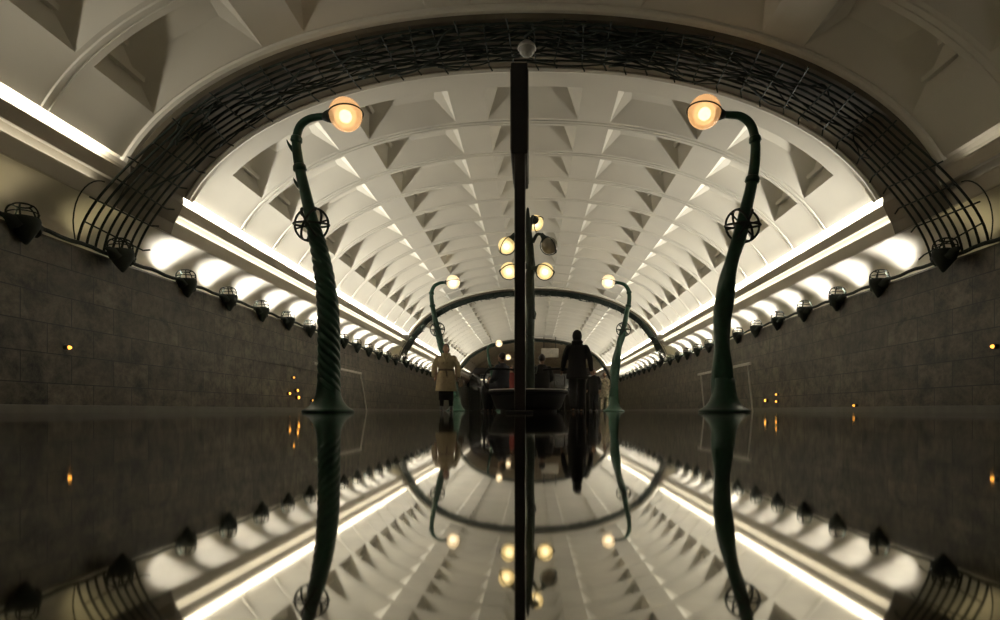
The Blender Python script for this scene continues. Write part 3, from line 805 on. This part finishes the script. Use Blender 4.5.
    for a in (ankL, ankR):
        bm = bmesh.new(); b0 = Vector((a.x,a.y,0)) if not (pose=='walk' and a is ankR) else a+V(0,0,-0.085)
        lathe(bm, [(0,0.0),(0.046*s,0.0),(0.05*s,0.02*s),(0.046*s,0.06*s),(0.05*s,0.15*s if skirt else 0.10*s),(0,0.15*s if skirt else 0.10*s)],16)
        for v in bm.verts:
            f = max(0,min(1,1-v.co.z/(0.11*s)))
            if v.co.y < 0: v.co.y *= 1+3.0*f
            v.co += b0
        link('shoe', bm, SHOE, t, True)
    if not hood:
        bm = bmesh.new(); ball(bm, hc+V(0,0.022,0.028), 1, 3, (0.085*s,0.090*s,0.105*s))
        if hair == 'bob': ball(bm, hc+V(0,0.04,-0.03), 1, 3, (0.092*s,0.075*s,0.10*s))
        link('hair', bm, HAIRD, t, True)
    if belt:
        bm = bmesh.new(); loft(bm, [(V(0,0,T(1.055)),0.205*s,0.138*s),(V(0,0,T(1.10)),0.205*s,0.138*s)],28)
        box(bm, V(-0.035,-0.155,T(1.05)), V(0.035,-0.13,T(1.105))); tube(bm,[V(0.01,-0.145,T(1.06)),V(0.035,-0.16,T(0.90))],0.018*s,6)
        link('belt', bm, belt, t, True)
        bm = bmesh.new(); tube(bm, crom([V(-0.09,-0.02,T(1.49)),V(-0.06,-0.10,T(1.44)),V(-0.015,-0.135,T(1.32)),V(-0.0,-0.14,T(1.22))],4),lambda f:0.032*s*(1-0.4*f),8)
        tube(bm, crom([V(0.09,-0.02,T(1.49)),V(0.06,-0.10,T(1.44)),V(0.02,-0.135,T(1.32)),V(0.0,-0.14,T(1.22))],4),lambda f:0.032*s*(1-0.4*f),8)
        link('collar', bm, coat, t, True)
        for q in range(4):
            for x in (-0.05,0.05):
                bm = bmesh.new(); ball(bm, V(x,-0.150-0.004*q,T(1.25-0.11*q if q<1 else 1.14-0.13*q)), 0.012*s, 2, (1,0.5,1)); link('button', bm, BELT, t, True)
    return t
pw = person((-2.13,14.7,0), R(4), 1.66, 'woman in a belted beige coat and dark skirt walking towards us', 'stand', BEIGE, BLACKC, hair='bob', coat_len=0.50, skirt=True, belt=BELT)
pm = person((0.97,13.2,0), R(180), 1.78, 'person in black hooded jacket with back turned, right of the round bench', 'walk', BLACKC, BLACKC, coat_len=0.32, hood=True)
# a walking stick / bag strap in pale metal next to the woman
sk = thing('handbag', 'dark handbag held low beside the woman in beige', 'bag', (-1.74,14.55,0.62))
bm = bmesh.new(); bevbox(bm,(-0.05,-0.12,-0.02),(0.06,0.12,0.16),0.02); link('bag_body', bm, BELT, sk)
bm = bmesh.new(); tube(bm, crom([(0,-0.08,0.15),(0,-0.05,0.24),(0,0.05,0.24),(0,0.08,0.15)],5),0.008,6); link('handle', bm, BELT, sk)
person((-0.74,14.45,0), R(-126), 1.72, 'dark clothed person sitting on the far left side of the round bench', 'sit', NAVY, BLACKC, coat_len=0.2, hair='short')
person((0.22,14.75,0), R(180), 1.70, 'dark clothed person sitting on the far side of the round bench behind the mast', 'sit', BLACKC, BLACKC, coat_len=0.2)
PATT = mat('light_patterned_cloth',(0.30,0.26,0.19),0.85,var=0.75,scale=9)
person((2.98,25.0,0), R(10), 1.62, 'distant person in pale patterned clothes beside the right lamp post', 'stand', PATT, PATT, coat_len=0.42)
person((2.45,24.2,0), R(-10), 1.70, 'distant person in dark clothes left of the one in pale pattern', 'stand', BLACKC, BLACKC, coat_len=0.3, hair='bob')
person((1.85,26.0,0), R(0), 1.66, 'distant person in dark jacket just behind the hooded figure', 'walk', NAVY, BLACKC, coat_len=0.3)
person((-0.80,22.0,0), R(0), 1.66, 'distant person in dark red jacket left of the dark mast', 'stand', REDC, BLACKC, coat_len=0.3, hair='bob')
person((-2.2,30.0,0), R(20), 1.72, 'distant person in black between the woman and the round bench', 'walk', BLACKC, BLACKC, coat_len=0.3)
